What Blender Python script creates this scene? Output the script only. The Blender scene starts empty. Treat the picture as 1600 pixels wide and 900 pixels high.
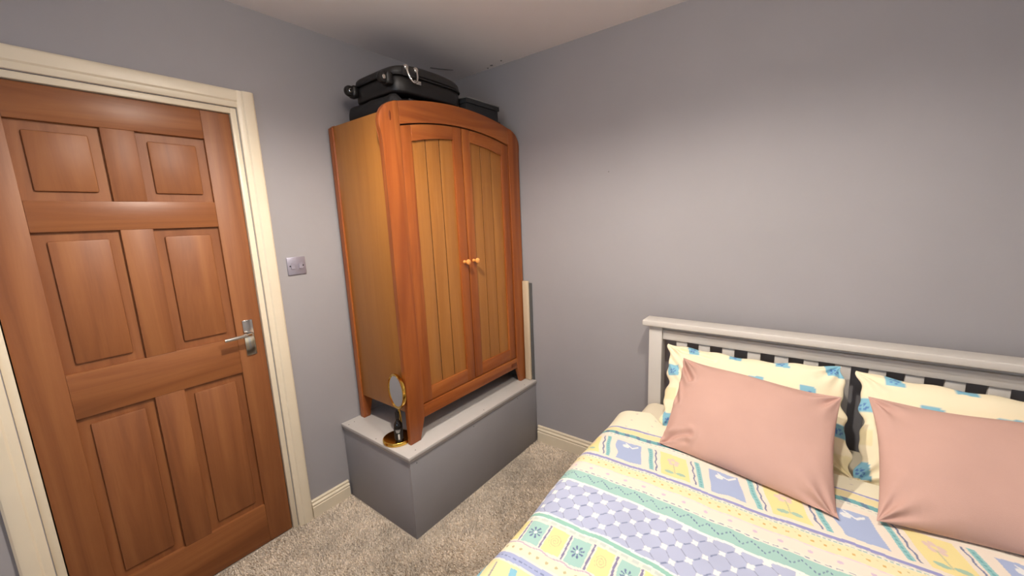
import bpy, bmesh, math, random
import numpy as np
from mathutils import Vector, Matrix

random.seed(7)
rng = np.random.default_rng(7)
SC = bpy.context.scene
COL = SC.collection

# ------------------------------------------------------------------ camera
cam_data = bpy.data.cameras.new('camera')
cam_data.sensor_fit = 'HORIZONTAL'
cam_data.sensor_width = 36.0
cam_data.lens = 616.45 / 1600 * 36.0
cam_data.clip_start = 0.02
cam = bpy.data.objects.new('camera', cam_data)
COL.objects.link(cam)
CR = Vector((0.79573487, 0.60423963, -0.041237))
CU = Vector((-0.07073243, 0.16033887, 0.98452444))
CF = Vector((-0.60150058, 0.78050363, -0.17032657))
cam.matrix_world = Matrix(((CR.x, CU.x, -CF.x, 1.9669), (CR.y, CU.y, -CF.y, -2.0253),
                           (CR.z, CU.z, -CF.z, 1.4781), (0, 0, 0, 1)))
SC.camera = cam

# ------------------------------------------------------------------ world, exposure, lights
world = bpy.data.worlds.new('world')
SC.world = world
world.use_nodes = True
wn = world.node_tree
bg = wn.nodes['Background']
bg.inputs[0].default_value = (0.62, 0.76, 1.0, 1)
bg.inputs[1].default_value = 3.2
SC.view_settings.view_transform = 'Standard'
SC.view_settings.look = 'None'
SC.view_settings.gamma = 1.0
SC.view_settings.use_curve_mapping = False
SC.view_settings.exposure = -0.10

# two downward bulbs of one ceiling spot bar (the fitting itself is built at the end)
BULBS = (Vector((1.06, -1.40, 2.235)), Vector((1.80, -1.10, 2.235)))
BULB_W = (80.0, 45.0)
CUP_GLOW = 95.0
LAMP_COL = (1.0, 0.905, 0.80)

# ------------------------------------------------------------------ helpers
BASE = {}


def lin(r, g, b):
    f = lambda c: (c / 255 / 12.92) if c / 255 <= 0.04045 else ((c / 255 + 0.055) / 1.055) ** 2.4
    return (f(r), f(g), f(b), 1.0)


def link(o, name, parent=None, base=None):
    if parent is not None:
        o.parent = parent
        BASE[o] = BASE[parent]
    return o


def empty(name, loc, label=None, cat=None, group=None, kind=None):
    o = bpy.data.objects.new(name, None)
    o.empty_display_size = 0.1
    COL.objects.link(o)
    o.location = loc
    BASE[o] = Vector(loc)
    tag(o, label, cat, group, kind)
    return o


def tag(o, label=None, cat=None, group=None, kind=None):
    if label: o['label'] = label
    if cat: o['category'] = cat
    if group: o['group'] = group
    if kind: o['kind'] = kind
    return o


def finish(name, me, mat, parent=None, base=None, smooth=35):
    """me holds world coordinates; it is moved to its thing's base."""
    if parent is not None:
        b = BASE[parent]
    else:
        b = Vector(base) if base is not None else Vector((0, 0, 0))
    me.transform(Matrix.Translation(-b))
    o = bpy.data.objects.new(name, me)
    COL.objects.link(o)
    if parent is not None:
        o.parent = parent
    else:
        o.location = b
    BASE[o] = b
    if mat is not None:
        me.materials.append(mat)
    if smooth:
        me.polygons.foreach_set('use_smooth', [True] * len(me.polygons))
        if smooth < 180:
            me.set_sharp_from_angle(angle=math.radians(smooth))
    me.update()
    return o


def bobj(name, bm, mat, parent=None, base=None, smooth=35):
    bmesh.ops.recalc_face_normals(bm, faces=bm.faces)
    me = bpy.data.meshes.new(name)
    bm.to_mesh(me)
    bm.free()
    return finish(name, me, mat, parent, base, smooth)


def add_box(bm, lo, hi, bev=0.0, seg=2):
    vs = [bm.verts.new((x, y, z)) for x in (lo[0], hi[0]) for y in (lo[1], hi[1]) for z in (lo[2], hi[2])]
    fs = [(0, 1, 3, 2), (4, 6, 7, 5), (0, 4, 5, 1), (2, 3, 7, 6), (0, 2, 6, 4), (1, 5, 7, 3)]
    faces = [bm.faces.new([vs[i] for i in f]) for f in fs]
    if bev > 0:
        es = list({e for f in faces for e in f.edges})
        bmesh.ops.bevel(bm, geom=es, offset=bev, segments=seg, affect='EDGES', profile=0.5, clamp_overlap=True)


def box(name, lo, hi, mat, parent=None, bev=0.002, base=None, seg=2, smooth=25):
    bm = bmesh.new()
    add_box(bm, lo, hi, bev, seg)
    return bobj(name, bm, mat, parent, base, smooth)


def add_prism(bm, pts, axis, a, b, bev=0.0):
    """polygon pts in the two other axes (in x,y,z order), extruded along axis from a to b"""
    def mk(p, t):
        q = list(p)
        q.insert(axis, t)
        return bm.verts.new(q)
    A = [mk(p, a) for p in pts]
    B = [mk(p, b) for p in pts]
    n = len(pts)
    faces = [bm.faces.new(A), bm.faces.new(B[::-1])]
    for i in range(n):
        faces.append(bm.faces.new((A[i], B[i], B[(i + 1) % n], A[(i + 1) % n])))
    if bev > 0:
        es = list({e for f in faces[:2] for e in f.edges})
        bmesh.ops.bevel(bm, geom=es, offset=bev, segments=2, affect='EDGES', profile=0.5, clamp_overlap=True)


def prism(name, pts, axis, a, b, mat, parent=None, bev=0.0, base=None, smooth=25):
    bm = bmesh.new()
    add_prism(bm, pts, axis, a, b, bev)
    return bobj(name, bm, mat, parent, base, smooth)


def add_lathe(bm, prof, origin, axis=Vector((0, 0, 1)), seg=32):
    """prof: list of (r, h) along axis"""
    axis = Vector(axis).normalized()
    t = axis.orthogonal().normalized()
    s = axis.cross(t)
    rings = []
    for r, h in prof:
        c = Vector(origin) + axis * h
        if r < 1e-5:
            rings.append([bm.verts.new(c)])
        else:
            rings.append([bm.verts.new(c + (t * math.cos(k * 2 * math.pi / seg) + s * math.sin(k * 2 * math.pi / seg)) * r)
                          for k in range(seg)])
    for A, B in zip(rings, rings[1:]):
        for k in range(seg):
            k2 = (k + 1) % seg
            if len(A) == 1 and len(B) == 1: continue
            if len(A) == 1: bm.faces.new((A[0], B[k], B[k2]))
            elif len(B) == 1: bm.faces.new((A[k], A[k2], B[0]))
            else: bm.faces.new((A[k], A[k2], B[k2], B[k]))


def lathe(name, prof, origin, mat, parent=None, axis=(0, 0, 1), seg=32, base=None, smooth=40):
    bm = bmesh.new()
    add_lathe(bm, prof, origin, axis, seg)
    return bobj(name, bm, mat, parent, base, smooth)


def add_tube(bm, pts, r, seg=10, closed=False):
    pts = [Vector(p) for p in pts]
    n = len(pts)
    rings = []
    prev = None
    for i, p in enumerate(pts):
        if closed:
            d = pts[(i + 1) % n] - pts[i - 1]
        else:
            d = pts[min(i + 1, n - 1)] - pts[max(i - 1, 0)]
        d.normalize()
        t = d.orthogonal().normalized() if prev is None else (prev - d * prev.dot(d)).normalized()
        prev = t
        s = d.cross(t)
        rings.append([bm.verts.new(p + (t * math.cos(k * 2 * math.pi / seg) + s * math.sin(k * 2 * math.pi / seg)) * r)
                      for k in range(seg)])
    pairs = list(zip(rings, rings[1:]))
    if closed: pairs.append((rings[-1], rings[0]))
    for A, B in pairs:
        for k in range(seg):
            bm.faces.new((A[k], A[(k + 1) % seg], B[(k + 1) % seg], B[k]))
    if not closed:
        bm.faces.new(rings[0][::-1])
        bm.faces.new(rings[-1])


def tube(name, pts, r, mat, parent=None, seg=10, closed=False, base=None):
    bm = bmesh.new()
    add_tube(bm, pts, r, seg, closed)
    return bobj(name, bm, mat, parent, base, 60)


# ------------------------------------------------------------------ materials
def new_mat(name):
    m = bpy.data.materials.new(name)
    m.use_nodes = True
    nt = m.node_tree
    b = nt.nodes['Principled BSDF']
    return m, nt, b


def plain(name, col, rough=0.5, metal=0.0, spec=0.5, bump=0.0, bscale=200.0, var=0.0, vscale=4.0):
    m, nt, b = new_mat(name)
    b.inputs['Base Color'].default_value = col
    b.inputs['Roughness'].default_value = rough
    b.inputs['Metallic'].default_value = metal
    b.inputs['Specular IOR Level'].default_value = spec
    tc = nt.nodes.new('ShaderNodeTexCoord')
    if var > 0:
        nz = nt.nodes.new('ShaderNodeTexNoise')
        nz.inputs['Scale'].default_value = vscale
        nz.inputs['Detail'].default_value = 5
        nt.links.new(tc.outputs['Object'], nz.inputs['Vector'])
        rp = nt.nodes.new('ShaderNodeValToRGB')
        c0 = [max(0, c * (1 - var)) for c in col[:3]] + [1]
        c1 = [min(1, c * (1 + var)) for c in col[:3]] + [1]
        rp.color_ramp.elements[0].position = 0.3
        rp.color_ramp.elements[1].position = 0.7
        rp.color_ramp.elements[0].color = c0
        rp.color_ramp.elements[1].color = c1
        nt.links.new(nz.outputs['Fac'], rp.inputs['Fac'])
        nt.links.new(rp.outputs['Color'], b.inputs['Base Color'])
    if bump > 0:
        nb = nt.nodes.new('ShaderNodeTexNoise')
        nb.inputs['Scale'].default_value = bscale
        nb.inputs['Detail'].default_value = 3
        nt.links.new(tc.outputs['Object'], nb.inputs['Vector'])
        bp = nt.nodes.new('ShaderNodeBump')
        bp.inputs['Strength'].default_value = bump
        bp.inputs['Distance'].default_value = 0.002
        nt.links.new(nb.outputs['Fac'], bp.inputs['Height'])
        nt.links.new(bp.outputs['Normal'], b.inputs['Normal'])
    return m


def wood(name, dark, mid, light, axis=2, rough=0.32, scale=1.0, spec=0.5):
    """long grain along an axis: stretched noise in object space"""
    m, nt, b = new_mat(name)
    tc = nt.nodes.new('ShaderNodeTexCoord')
    oi = nt.nodes.new('ShaderNodeObjectInfo')
    mp = nt.nodes.new('ShaderNodeMapping')
    s = [26.0 * scale] * 3
    s[axis] = 1.6 * scale
    mp.inputs['Scale'].default_value = s
    nt.links.new(tc.outputs['Object'], mp.inputs['Vector'])
    add = nt.nodes.new('ShaderNodeVectorMath')
    add.operation = 'ADD'
    sc = nt.nodes.new('ShaderNodeVectorMath')
    sc.operation = 'SCALE'
    sc.inputs[0].default_value = (13.0, 7.0, 5.0)
    nt.links.new(oi.outputs['Random'], sc.inputs['Scale'])
    nt.links.new(mp.outputs['Vector'], add.inputs[0])
    nt.links.new(sc.outputs['Vector'], add.inputs[1])
    nz = nt.nodes.new('ShaderNodeTexNoise')
    nz.inputs['Scale'].default_value = 0.55
    nz.inputs['Detail'].default_value = 6
    nz.inputs['Roughness'].default_value = 0.6
    nz.inputs['Distortion'].default_value = 0.9
    nt.links.new(add.outputs['Vector'], nz.inputs['Vector'])
    rp = nt.nodes.new('ShaderNodeValToRGB')
    e = rp.color_ramp.elements
    e[0].position, e[0].color = 0.34, dark
    e[1].position, e[1].color = 0.67, light
    k = e.new(0.5)
    k.color = mid
    nt.links.new(nz.outputs['Fac'], rp.inputs['Fac'])
    # fine pores
    n2 = nt.nodes.new('ShaderNodeTexNoise')
    n2.inputs['Scale'].default_value = 6.0
    n2.inputs['Detail'].default_value = 2
    nt.links.new(add.outputs['Vector'], n2.inputs['Vector'])
    mx = nt.nodes.new('ShaderNodeMix')
    mx.data_type = 'RGBA'
    mx.blend_type = 'MULTIPLY'
    mx.inputs['Factor'].default_value = 0.25
    nt.links.new(rp.outputs['Color'], mx.inputs[6])
    nt.links.new(n2.outputs['Color'], mx.inputs[7])
    nt.links.new(rp.outputs['Color'], b.inputs['Base Color'])
    b.inputs['Roughness'].default_value = rough
    b.inputs['Specular IOR Level'].default_value = spec
    bp = nt.nodes.new('ShaderNodeBump')
    bp.inputs['Strength'].default_value = 0.12
    bp.inputs['Distance'].default_value = 0.001
    nt.links.new(n2.outputs['Fac'], bp.inputs['Height'])
    nt.links.new(bp.outputs['Normal'], b.inputs['Normal'])
    return m


def attr_cloth(name, rough=0.85, bump=0.15, bscale=900.0):
    m, nt, b = new_mat(name)
    at = nt.nodes.new('ShaderNodeAttribute')
    at.attribute_name = 'print'
    nt.links.new(at.outputs['Color'], b.inputs['Base Color'])
    b.inputs['Roughness'].default_value = rough
    b.inputs['Specular IOR Level'].default_value = 0.2
    tc = nt.nodes.new('ShaderNodeTexCoord')
    nb = nt.nodes.new('ShaderNodeTexNoise')
    nb.inputs['Scale'].default_value = bscale
    nt.links.new(tc.outputs['Object'], nb.inputs['Vector'])
    bp = nt.nodes.new('ShaderNodeBump')
    bp.inputs['Strength'].default_value = bump
    bp.inputs['Distance'].default_value = 0.001
    nt.links.new(nb.outputs['Fac'], bp.inputs['Height'])
    nt.links.new(bp.outputs['Normal'], b.inputs['Normal'])
    return m


M = {}
M['wall'] = plain('grey_wall_paint', lin(161, 158, 160), 0.75, spec=0.25, bump=0.10, bscale=120, var=0.04, vscale=1.6)
M['ceiling'] = plain('ceiling_paint', lin(236, 230, 229), 0.85, spec=0.2, bump=0.08, bscale=60, var=0.03, vscale=1.2)
M['trim'] = plain('cream_gloss_paint', lin(232, 219, 194), 0.35, bump=0.03, bscale=60, var=0.03, vscale=6)
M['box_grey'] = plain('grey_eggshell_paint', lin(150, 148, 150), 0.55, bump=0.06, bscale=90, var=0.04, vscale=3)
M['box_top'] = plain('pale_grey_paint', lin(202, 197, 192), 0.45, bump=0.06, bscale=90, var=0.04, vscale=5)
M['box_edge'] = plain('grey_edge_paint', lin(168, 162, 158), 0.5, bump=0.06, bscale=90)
OR_D, OR_M, OR_L = lin(134, 67, 28), lin(154, 83, 36), lin(172, 101, 48)
M['frame_v'] = wood('orange_pine_upright', OR_D, OR_M, OR_L, 2)
M['frame_h'] = wood('orange_pine_rail', OR_D, OR_M, OR_L, 1)
M['plank'] = wood('golden_pine_plank', lin(154, 98, 44), lin(161, 105, 49), lin(168, 112, 55), 2, scale=1.6)
M['side'] = wood('golden_veneer', lin(163, 105, 45), lin(168, 110, 48), lin(173, 115, 52), 2, rough=0.4, scale=1.3)
M['knob'] = wood('pale_pine_knob', lin(220, 140, 66), lin(232, 156, 82), lin(240, 170, 96), 0, rough=0.3)
M['knot'] = plain('dark_wood_knot', lin(112, 52, 20), 0.4)
M['gap_shade'] = plain('dark_gap_shade', lin(46, 22, 9), 0.8)  # dark brown that paints shade into the door gaps and plank grooves
M['inner'] = plain('wardrobe_inside', lin(96, 62, 36), 0.8)
M['door_v'] = wood('brown_door_upright', lin(126, 74, 40), lin(140, 85, 47), lin(153, 97, 55), 2, rough=0.5)
M['door_h'] = wood('brown_door_rail', lin(126, 74, 40), lin(140, 85, 47), lin(153, 97, 55), 1, rough=0.4)
M['bed'] = plain('white_grey_bed_paint', lin(208, 203, 196), 0.45, bump=0.03, bscale=60, var=0.02)
M['black'] = plain('black_nylon', lin(34, 32, 32), 0.5, bump=0.35, bscale=600, var=0.2, vscale=20)
M['black2'] = plain('black_soft_fabric', lin(22, 21, 24), 0.7, bump=0.5, bscale=300, var=0.2, vscale=12)
M['black_shell'] = plain('black_satin_plastic', lin(22, 21, 22), 0.42)
M['navy'] = plain('dark_slate_board', lin(34, 36, 40), 0.65, bump=0.2, bscale=300, var=0.12, vscale=15)
M['navy_edge'] = plain('worn_grey_edge', lin(120, 120, 118), 0.6)
M['chrome'] = plain('chrome', lin(215, 214, 210), 0.15, metal=1.0)
M['gold'] = plain('polished_gold', lin(232, 190, 92), 0.16, metal=1.0)
M['mirror'] = plain('mirror_glass', lin(225, 228, 232), 0.02, metal=1.0)
M['bottle'] = plain('dark_bottle_glass', lin(18, 14, 12), 0.12, spec=0.6)
M['label'] = plain('black_label', lin(36, 33, 31), 0.5)
M['label_white'] = plain('white_print', lin(205, 200, 190), 0.5)
M['beige_board'] = wood('pale_beige_board', lin(196, 176, 146), lin(206, 187, 158), lin(214, 197, 170), 2, rough=0.6, scale=0.6)
M['slate_board'] = plain('dark_grey_board', lin(86, 86, 86), 0.7)
M['steel'] = plain('brushed_steel', lin(168, 165, 180), 0.38, metal=0.55)
M['dark'] = plain('dark_plastic', lin(30, 28, 30), 0.4)
M['carpet_base'] = plain('carpet_backing', lin(190, 178, 162), 0.95, spec=0.05, bump=0.6, bscale=160, var=0.18, vscale=9)
M['mattress'] = plain('white_mattress', lin(240, 230, 206), 0.9, bump=0.2, bscale=300)
M['pink'] = plain('dusty_pink_cotton', lin(200, 162, 149), 0.8, spec=0.2, bump=0.2, bscale=700, var=0.03, vscale=8)
M['duvet'] = attr_cloth('printed_duvet_cotton')
M['pillow'] = attr_cloth('printed_pillow_cotton')
M['socket'] = plain('white_plastic', lin(235, 232, 226), 0.35)

# carpet pile: colour per tuft
m, nt, b = new_mat('carpet_pile')
at = nt.nodes.new('ShaderNodeAttribute')
at.attribute_name = 'print'
nt.links.new(at.outputs['Color'], b.inputs['Base Color'])
b.inputs['Roughness'].default_value = 0.95
b.inputs['Specular IOR Level'].default_value = 0.05
M['pile'] = m

m, nt, b = new_mat('frosted_cup_glass')
b.inputs['Base Color'].default_value = lin(240, 236, 228)
b.inputs['Emission Color'].default_value = (*LAMP_COL, 1)
b.inputs['Emission Strength'].default_value = CUP_GLOW
M['cup'] = m
m, nt, b = new_mat('bulb_glass')
b.inputs['Emission Color'].default_value = (*LAMP_COL, 1)
b.inputs['Emission Strength'].default_value = 6
M['bulb'] = m
m, nt, b = new_mat('window_glass')
b.inputs['Base Color'].default_value = (1, 1, 1, 1)
b.inputs['Roughness'].default_value = 0.0
b.inputs['Transmission Weight'].default_value = 1.0
b.inputs['IOR'].default_value = 1.0
M['glass'] = m

# ------------------------------------------------------------------ the room shell
X1, Y0, YW, H = 3.05, -3.3, 0.008, 2.4
T = 0.12
DY0, DY1, DZ = -2.07, -1.315, 1.985          # door opening in the left wall

floor = box('floor', (-T, Y0 - T, -0.1), (X1 + T, YW + T, 0), M['carpet_base'], bev=0, smooth=0)
tag(floor, kind='structure')
ceil = box('ceiling', (-T, Y0 - T, H), (X1 + T, YW + T, H + 0.1), M['ceiling'], bev=0, smooth=0)
tag(ceil, kind='structure')
bm = bmesh.new()
add_box(bm, (-T, DY1, 0), (0, YW + T, H))
add_box(bm, (-T, Y0 - T, 0), (0, DY0, H))
add_box(bm, (-T, DY0, DZ), (0, DY1, H))
add_box(bm, (-T - .06, DY0 - .1, -.1), (-T, DY1 + .1, DZ + .1))  # unseen slab added behind the door to block light leaking round it
wl = tag(bobj('wall_left', bm, M['wall'], smooth=0), kind='structure')
wf = tag(box('wall_far', (0, YW, 0), (X1, YW + T, H), M['wall'], bev=0, smooth=0), kind='structure')
tag(box('wall_right', (X1, Y0 - T, 0), (X1 + T, YW + T, H), M['wall'], bev=0, smooth=0), kind='structure')
WX0, WX1, WZ0, WZ1 = 1.0, 2.4, 0.95, 2.1      # window in the wall behind the camera
bm = bmesh.new()
add_box(bm, (0, Y0 - T, 0), (WX0, Y0, H))
add_box(bm, (WX1, Y0 - T, 0), (X1, Y0, H))
add_box(bm, (WX0, Y0 - T, 0), (WX1, Y0, WZ0))
add_box(bm, (WX0, Y0 - T, WZ1), (WX1, Y0, H))
tag(bobj('wall_back', bm, M['wall'], smooth=0), kind='structure')
bm = bmesh.new()
for lo, hi in (((WX0, WZ0), (WX1, WZ0 + .06)), ((WX0, WZ1 - .06), (WX1, WZ1)), ((WX0, WZ0), (WX0 + .06, WZ1)),
               ((WX1 - .06, WZ0), (WX1, WZ1)), ((1.67, WZ0), (1.73, WZ1))):
    add_box(bm, (lo[0], Y0 - .09, lo[1]), (hi[0], Y0 - .04, hi[1]))
win = tag(bobj('window_1', bm, M['socket'], base=((WX0 + WX1) / 2, Y0 - .06, WZ0), smooth=0), kind='structure')
box('pane', (WX0 + .05, Y0 - .068, WZ0 + .05), (WX1 - .05, Y0 - .062, WZ1 - .05), M['glass'], win, bev=0, smooth=0)
box('window_sill', (WX0 - .04, Y0 - .04, WZ0 - .03), (WX1 + .04, Y0 + .06, WZ0), M['socket'], win, bev=.004)

# ceiling: hairline crack and chipped paint in the corner
def sliver(name, pts, mat, parent):
    bm = bmesh.new()
    n = len(pts)
    top = [bm.verts.new((x, y, H - 0.0004)) for x, y in pts]
    bot = [bm.verts.new((x, y, H - 0.0030)) for x, y in pts]
    bm.faces.new(top)
    bm.faces.new(bot[::-1])
    for i in range(n):
        bm.faces.new((top[i], top[(i + 1) % n], bot[(i + 1) % n], bot[i]))
    return bobj(name, bm, mat, parent, smooth=0)
M['crack'] = plain('crack_dark', lin(126, 121, 122), 0.9)
BASE[ceil] = Vector((0, 0, 0))
BASE[wf] = Vector((0, 0, 0))
sliver('paint_crack', [(.05, -.255), (.075, -.205), (.10, -.165), (.125, -.135), (.128, -.142), (.105, -.178), (.082, -.215), (.06, -.26)], M['crack'], ceil)
for cx, cy, s in ((.345, -.03, .011), (.43, -.045, .007), (.30, -.012, .006)):
    sliver('paint_chip', [(cx + s * math.cos(a) * random.uniform(.7, 1.3), cy + .6 * s * math.sin(a)) for a in np.linspace(0, 6.28, 8)[:-1]], M['crack'], ceil)
lathe('wall_scuff', [(0, 0), (.003, 0), (.0027, .001), (0, .001)], (1.076, YW, 1.707), M['crack'], wf, axis=(0, -1, 0), seg=10)

# skirting boards (moulded profile)
def skirting(name, h, along, a, b, off):
    t = .017
    prof = [(0, 0), (t, 0), (t, h * .62), (t * .80, h * .65), (t * .80, h * .70), (t, h * .73), (t * .95, h * .78),
            (t * .55, h * .84), (t * .62, h * .90), (t * .66, h * .95), (t * .4, h), (0, h)]
    bm = bmesh.new()
    if along == 'y':
        add_prism(bm, [(off + p, z) for p, z in prof], 1, a, b)
    else:
        add_prism(bm, [(off - p, z) for p, z in prof], 0, a, b)
    return tag(bobj(name, bm, M['trim'], smooth=25), kind='structure')

skirting('baseboard_left', .098, 'y', -1.243, -1.0385, 0.0)
skirting('baseboard_left', .098, 'y', Y0, DY0 - .075, 0.0)
skirting('baseboard_far', .113, 'x', .577, X1, YW)
# the two unseen walls
def skirting_simple(name, lo, hi):
    tag(box(name, lo, hi, M['trim'], bev=.004), kind='structure')
skirting_simple('baseboard_right', (X1 - .017, Y0, 0), (X1, YW - .02, .11))
skirting_simple('baseboard_back', (.02, Y0, 0), (X1 - .02, Y0 + .017, .11))

# door architrave: stepped moulding on jambs and head
trim = tag(empty('trim_1', (0, (DY0 + DY1) / 2, 0)), kind='structure')
def arch_profile(y_in, s):
    # across the face, from the inner edge outwards (s=+1 towards +y)
    return [(0, y_in), (.010, y_in), (.013, y_in + s * .008), (.013, y_in + s * .020), (.018, y_in + s * .026),
            (.020, y_in + s * .050), (.017, y_in + s * .062), (.012, y_in + s * .068), (0, y_in + s * .068)]
prism('architrave', arch_profile(DY1 + .002, 1), 2, 0, DZ + .07, M['trim'], trim, smooth=25)
prism('architrave', arch_profile(DY0 - .002, -1), 2, 0, DZ + .07, M['trim'], trim, smooth=25)
bm = bmesh.new()
add_prism(bm, [(p, DZ + .002 + (q - DY1)) for p, q in arch_profile(DY1, 1)], 1, DY0 - .002, DY1 + .002)
bobj('architrave', bm, M['trim'], trim, smooth=25)
box('door_lining', (-T, DY1 - .022, 0), (-.001, DY1 - .0005, DZ - .001), M['trim'], trim, bev=.001)
box('door_lining', (-T, DY0 + .0005, 0), (-.001, DY0 + .022, DZ - .001), M['trim'], trim, bev=.001)
box('door_lining', (-T, DY0 + .022, DZ - .023), (-.001, DY1 - .022, DZ - .001), M['trim'], trim, bev=.001)

# panelled wooden door
dr = tag(empty('door_1', (-.03, (DY0 + DY1) / 2, .006)), kind='structure')
a0, a1, zt = DY0 + .025, DY1 - .025, DZ - .026
xa, xb = -.052, -.012
mid = (a0 + a1) / 2
box('stile', (xa, a0, .006), (xb, a0 + .10, zt), M['door_v'], dr)
box('stile', (xa, a1 - .10, .006), (xb, a1, zt), M['door_v'], dr)
for z0, z1 in ((.006, .20), (.86, 1.02), (1.50, 1.60), (zt - .11, zt)):
    box('rail', (xa, a0 + .10, z0), (xb, a1 - .10, z1), M['door_h'], dr)
for z0, z1 in ((.20, .86), (1.02, 1.50), (1.60, zt - .11)):
    box('muntin', (xa, mid - .045, z0), (xb, mid + .045, z1), M['door_v'], dr)
    for b0, b1 in ((a0 + .10, mid - .045), (mid + .045, a1 - .10)):
        bm = bmesh.new()
        add_box(bm, (xa + .012, b0, z0), (xb - .014, b1, z1))
        add_box(bm, (xb - .016, b0 + .03, z0 + .03), (xb - .004, b1 - .03, z1 - .03), .009, 2)
        bobj('panel', bm, M['door_v'], dr)
hd = box('handle_plate', (xb - .001, a1 - .075, .93), (xb + .008, a1 - .033, 1.09), M['chrome'], dr, bev=.003)
tube('lever', [(xb + .004, a1 - .054, 1.03), (xb + .04, a1 - .054, 1.03), (xb + .048, a1 - .062, 1.03),
               (xb + .05, a1 - .09, 1.03), (xb + .05, a1 - .16, 1.028)], .008, M['chrome'], hd)

# light switch
sw = tag(empty('light_switch', (0, -1.158, 1.262)),
         'brushed lilac grey double light switch on the left wall by the door frame', 'light switch')
box('plate', (.0, -1.2005, 1.262), (.007, -1.1155, 1.346), M['steel'], sw, bev=.002)
for yy in (-1.176, -1.140):
    bm = bmesh.new()
    add_prism(bm, [(.006, 1.292), (.012, 1.291), (.0095, 1.304), (.0085, 1.317), (.006, 1.317)], 1, yy - .008, yy + .008)
    bobj('rocker', bm, M['steel'], sw, smooth=20)
for yy in (-1.188, -1.128):
    lathe('screw', [(0, 0), (.0035, 0), (.003, .0012), (0, .0014)], (.007, yy, 1.304), M['dark'], sw, axis=(1, 0, 0), seg=10)

# ------------------------------------------------------------------ grey boxed-in bulkhead
BX, BY, BZ = .575, -1.037, .432
bk = empty('bulkhead_box', (BX / 2, BY / 2, 0), 'grey painted boxed in bulkhead with pale top under the wardrobe', 'bulkhead')
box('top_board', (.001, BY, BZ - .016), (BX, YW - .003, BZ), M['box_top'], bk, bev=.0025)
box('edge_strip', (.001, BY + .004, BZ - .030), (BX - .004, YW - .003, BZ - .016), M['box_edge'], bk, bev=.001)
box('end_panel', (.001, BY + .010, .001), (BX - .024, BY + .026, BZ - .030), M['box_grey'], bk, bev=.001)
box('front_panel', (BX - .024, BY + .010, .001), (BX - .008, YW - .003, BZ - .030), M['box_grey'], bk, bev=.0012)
for sx, sy in ((.05, -1.02), (.045, -.985), (.545, -.975), (.30, -1.022), (.555, -.50), (.55, -.10)):
    lathe('nail', [(0, 0), (.0028, 0), (.0022, .0008), (0, .001)], (sx, sy, BZ), M['dark'], bk, seg=8)
for sy in (-.99, -.6, -.2):
    lathe('nail', [(0, 0), (.0028, 0), (.0022, .0008), (0, .001)], (BX - .008, sy, BZ - .05), M['dark'], bk, axis=(1, 0, 0), seg=8)

# ------------------------------------------------------------------ wardrobe
wd = empty('wardrobe', (.27, -.483, BZ), 'orange pine two door wardrobe with arched top standing on the grey bulkhead', 'wardrobe')
YC = -.4835
XF = .5
def S(y): return 2 * YC - y      # mirror

# carcass
box('side_panel', (.045, -.922, .565), (.472, -.904, 1.962), M['side'], wd, bev=.001)
box('side_panel', (.045, S(-.904), .565), (.472, S(-.922), 1.962), M['side'], wd, bev=.001)
box('back_panel', (.040, -.904, .565), (.046, S(-.904), 1.955), M['inner'], wd, bev=0)
box('roof_panel', (.045, -.904, 1.944), (.472, S(-.904), 1.962), M['side'], wd, bev=.001)
box('base_panel', (.046, -.904, .565), (.472, S(-.904), .583), M['inner'], wd, bev=.001)
# back posts with tapered feet
for f in (lambda y: y, S):
    pts = [(f(-.930), BZ + .0005), (f(-.892), BZ + .0005), (f(-.862), .56), (f(-.862), 1.955), (f(-.915), 1.968), (f(-.930), 1.955)]
    prism('back_post', pts, 0, .020, .056, M['frame_v'], wd, bev=.002)
prism('back_rail', [(-.862, .53), (S(-.862), .53), (S(-.862), .60), (-.862, .60)], 0, .022, .040, M['frame_h'], wd)
# front posts: tapered foot below, rounded shoulder above
OUT = [(-.9625, BZ + .0005), (-.9625, .70), (-.9625, 1.55), (-.9635, 1.72), (-.965, 1.82), (-.967, 1.862), (-.973, 1.878), (-.976, 1.893),
       (-.975, 1.915), (-.968, 1.938), (-.955, 1.960), (-.937, 1.978), (-.914, 1.991), (-.890, 1.999), (-.869, 2.003)]
INN = [(-.869, .545), (-.872, .530), (-.880, .510), (-.893, .470), (-.903, BZ + .0005)]
for k, f in enumerate((lambda y: y, S)):
    pts = [(f(y) if k == 0 else min(f(y), .003), z) for y, z in OUT + INN]
    po = prism('front_post', pts, 0, .475, XF, M['frame_v'], wd, bev=.0025, smooth=25)
    if k == 0:
        bm = bmesh.new()
        add_lathe(bm, [(0, 0), (.011, 0), (.009, .0006), (0, .0008)], (0, 0, 0), (1, 0, 0), 14)
        bmesh.ops.scale(bm, vec=(1, .55, 1.9), verts=bm.verts)
        bmesh.ops.translate(bm, vec=(XF, -.918, 1.935), verts=bm.verts)
        bobj('knot', bm, M['knot'], po)
# arched top rail
def arc(y, edge, rise, half=.385):
    t = (y - YC) / half
    return edge + rise * (1 - t * t)
ys = np.linspace(-.8685, S(-.8685), 25)
pts = [(y, arc(y, 2.003, .043)) for y in ys] + [(y, arc(y, 1.908, .045)) for y in ys[::-1]]
prism('top_rail', pts, 0, .470, XF - .0005, M['frame_h'], wd, bev=.0025, smooth=25)
prism('bottom_rail', [(-.8685, .537), (S(-.8685), .537), (S(-.8685), .600), (-.8685, .600)], 0, .472, XF - .0005, M['frame_h'], wd, bev=.002)
# maker's plate, too small to read
bp_ = box('name_plate', (XF - .0006, -.160, .556), (XF + .0012, -.106, .577), M['knot'], wd, bev=.0004)
bp_['label'] = 'small dark plate'
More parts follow.
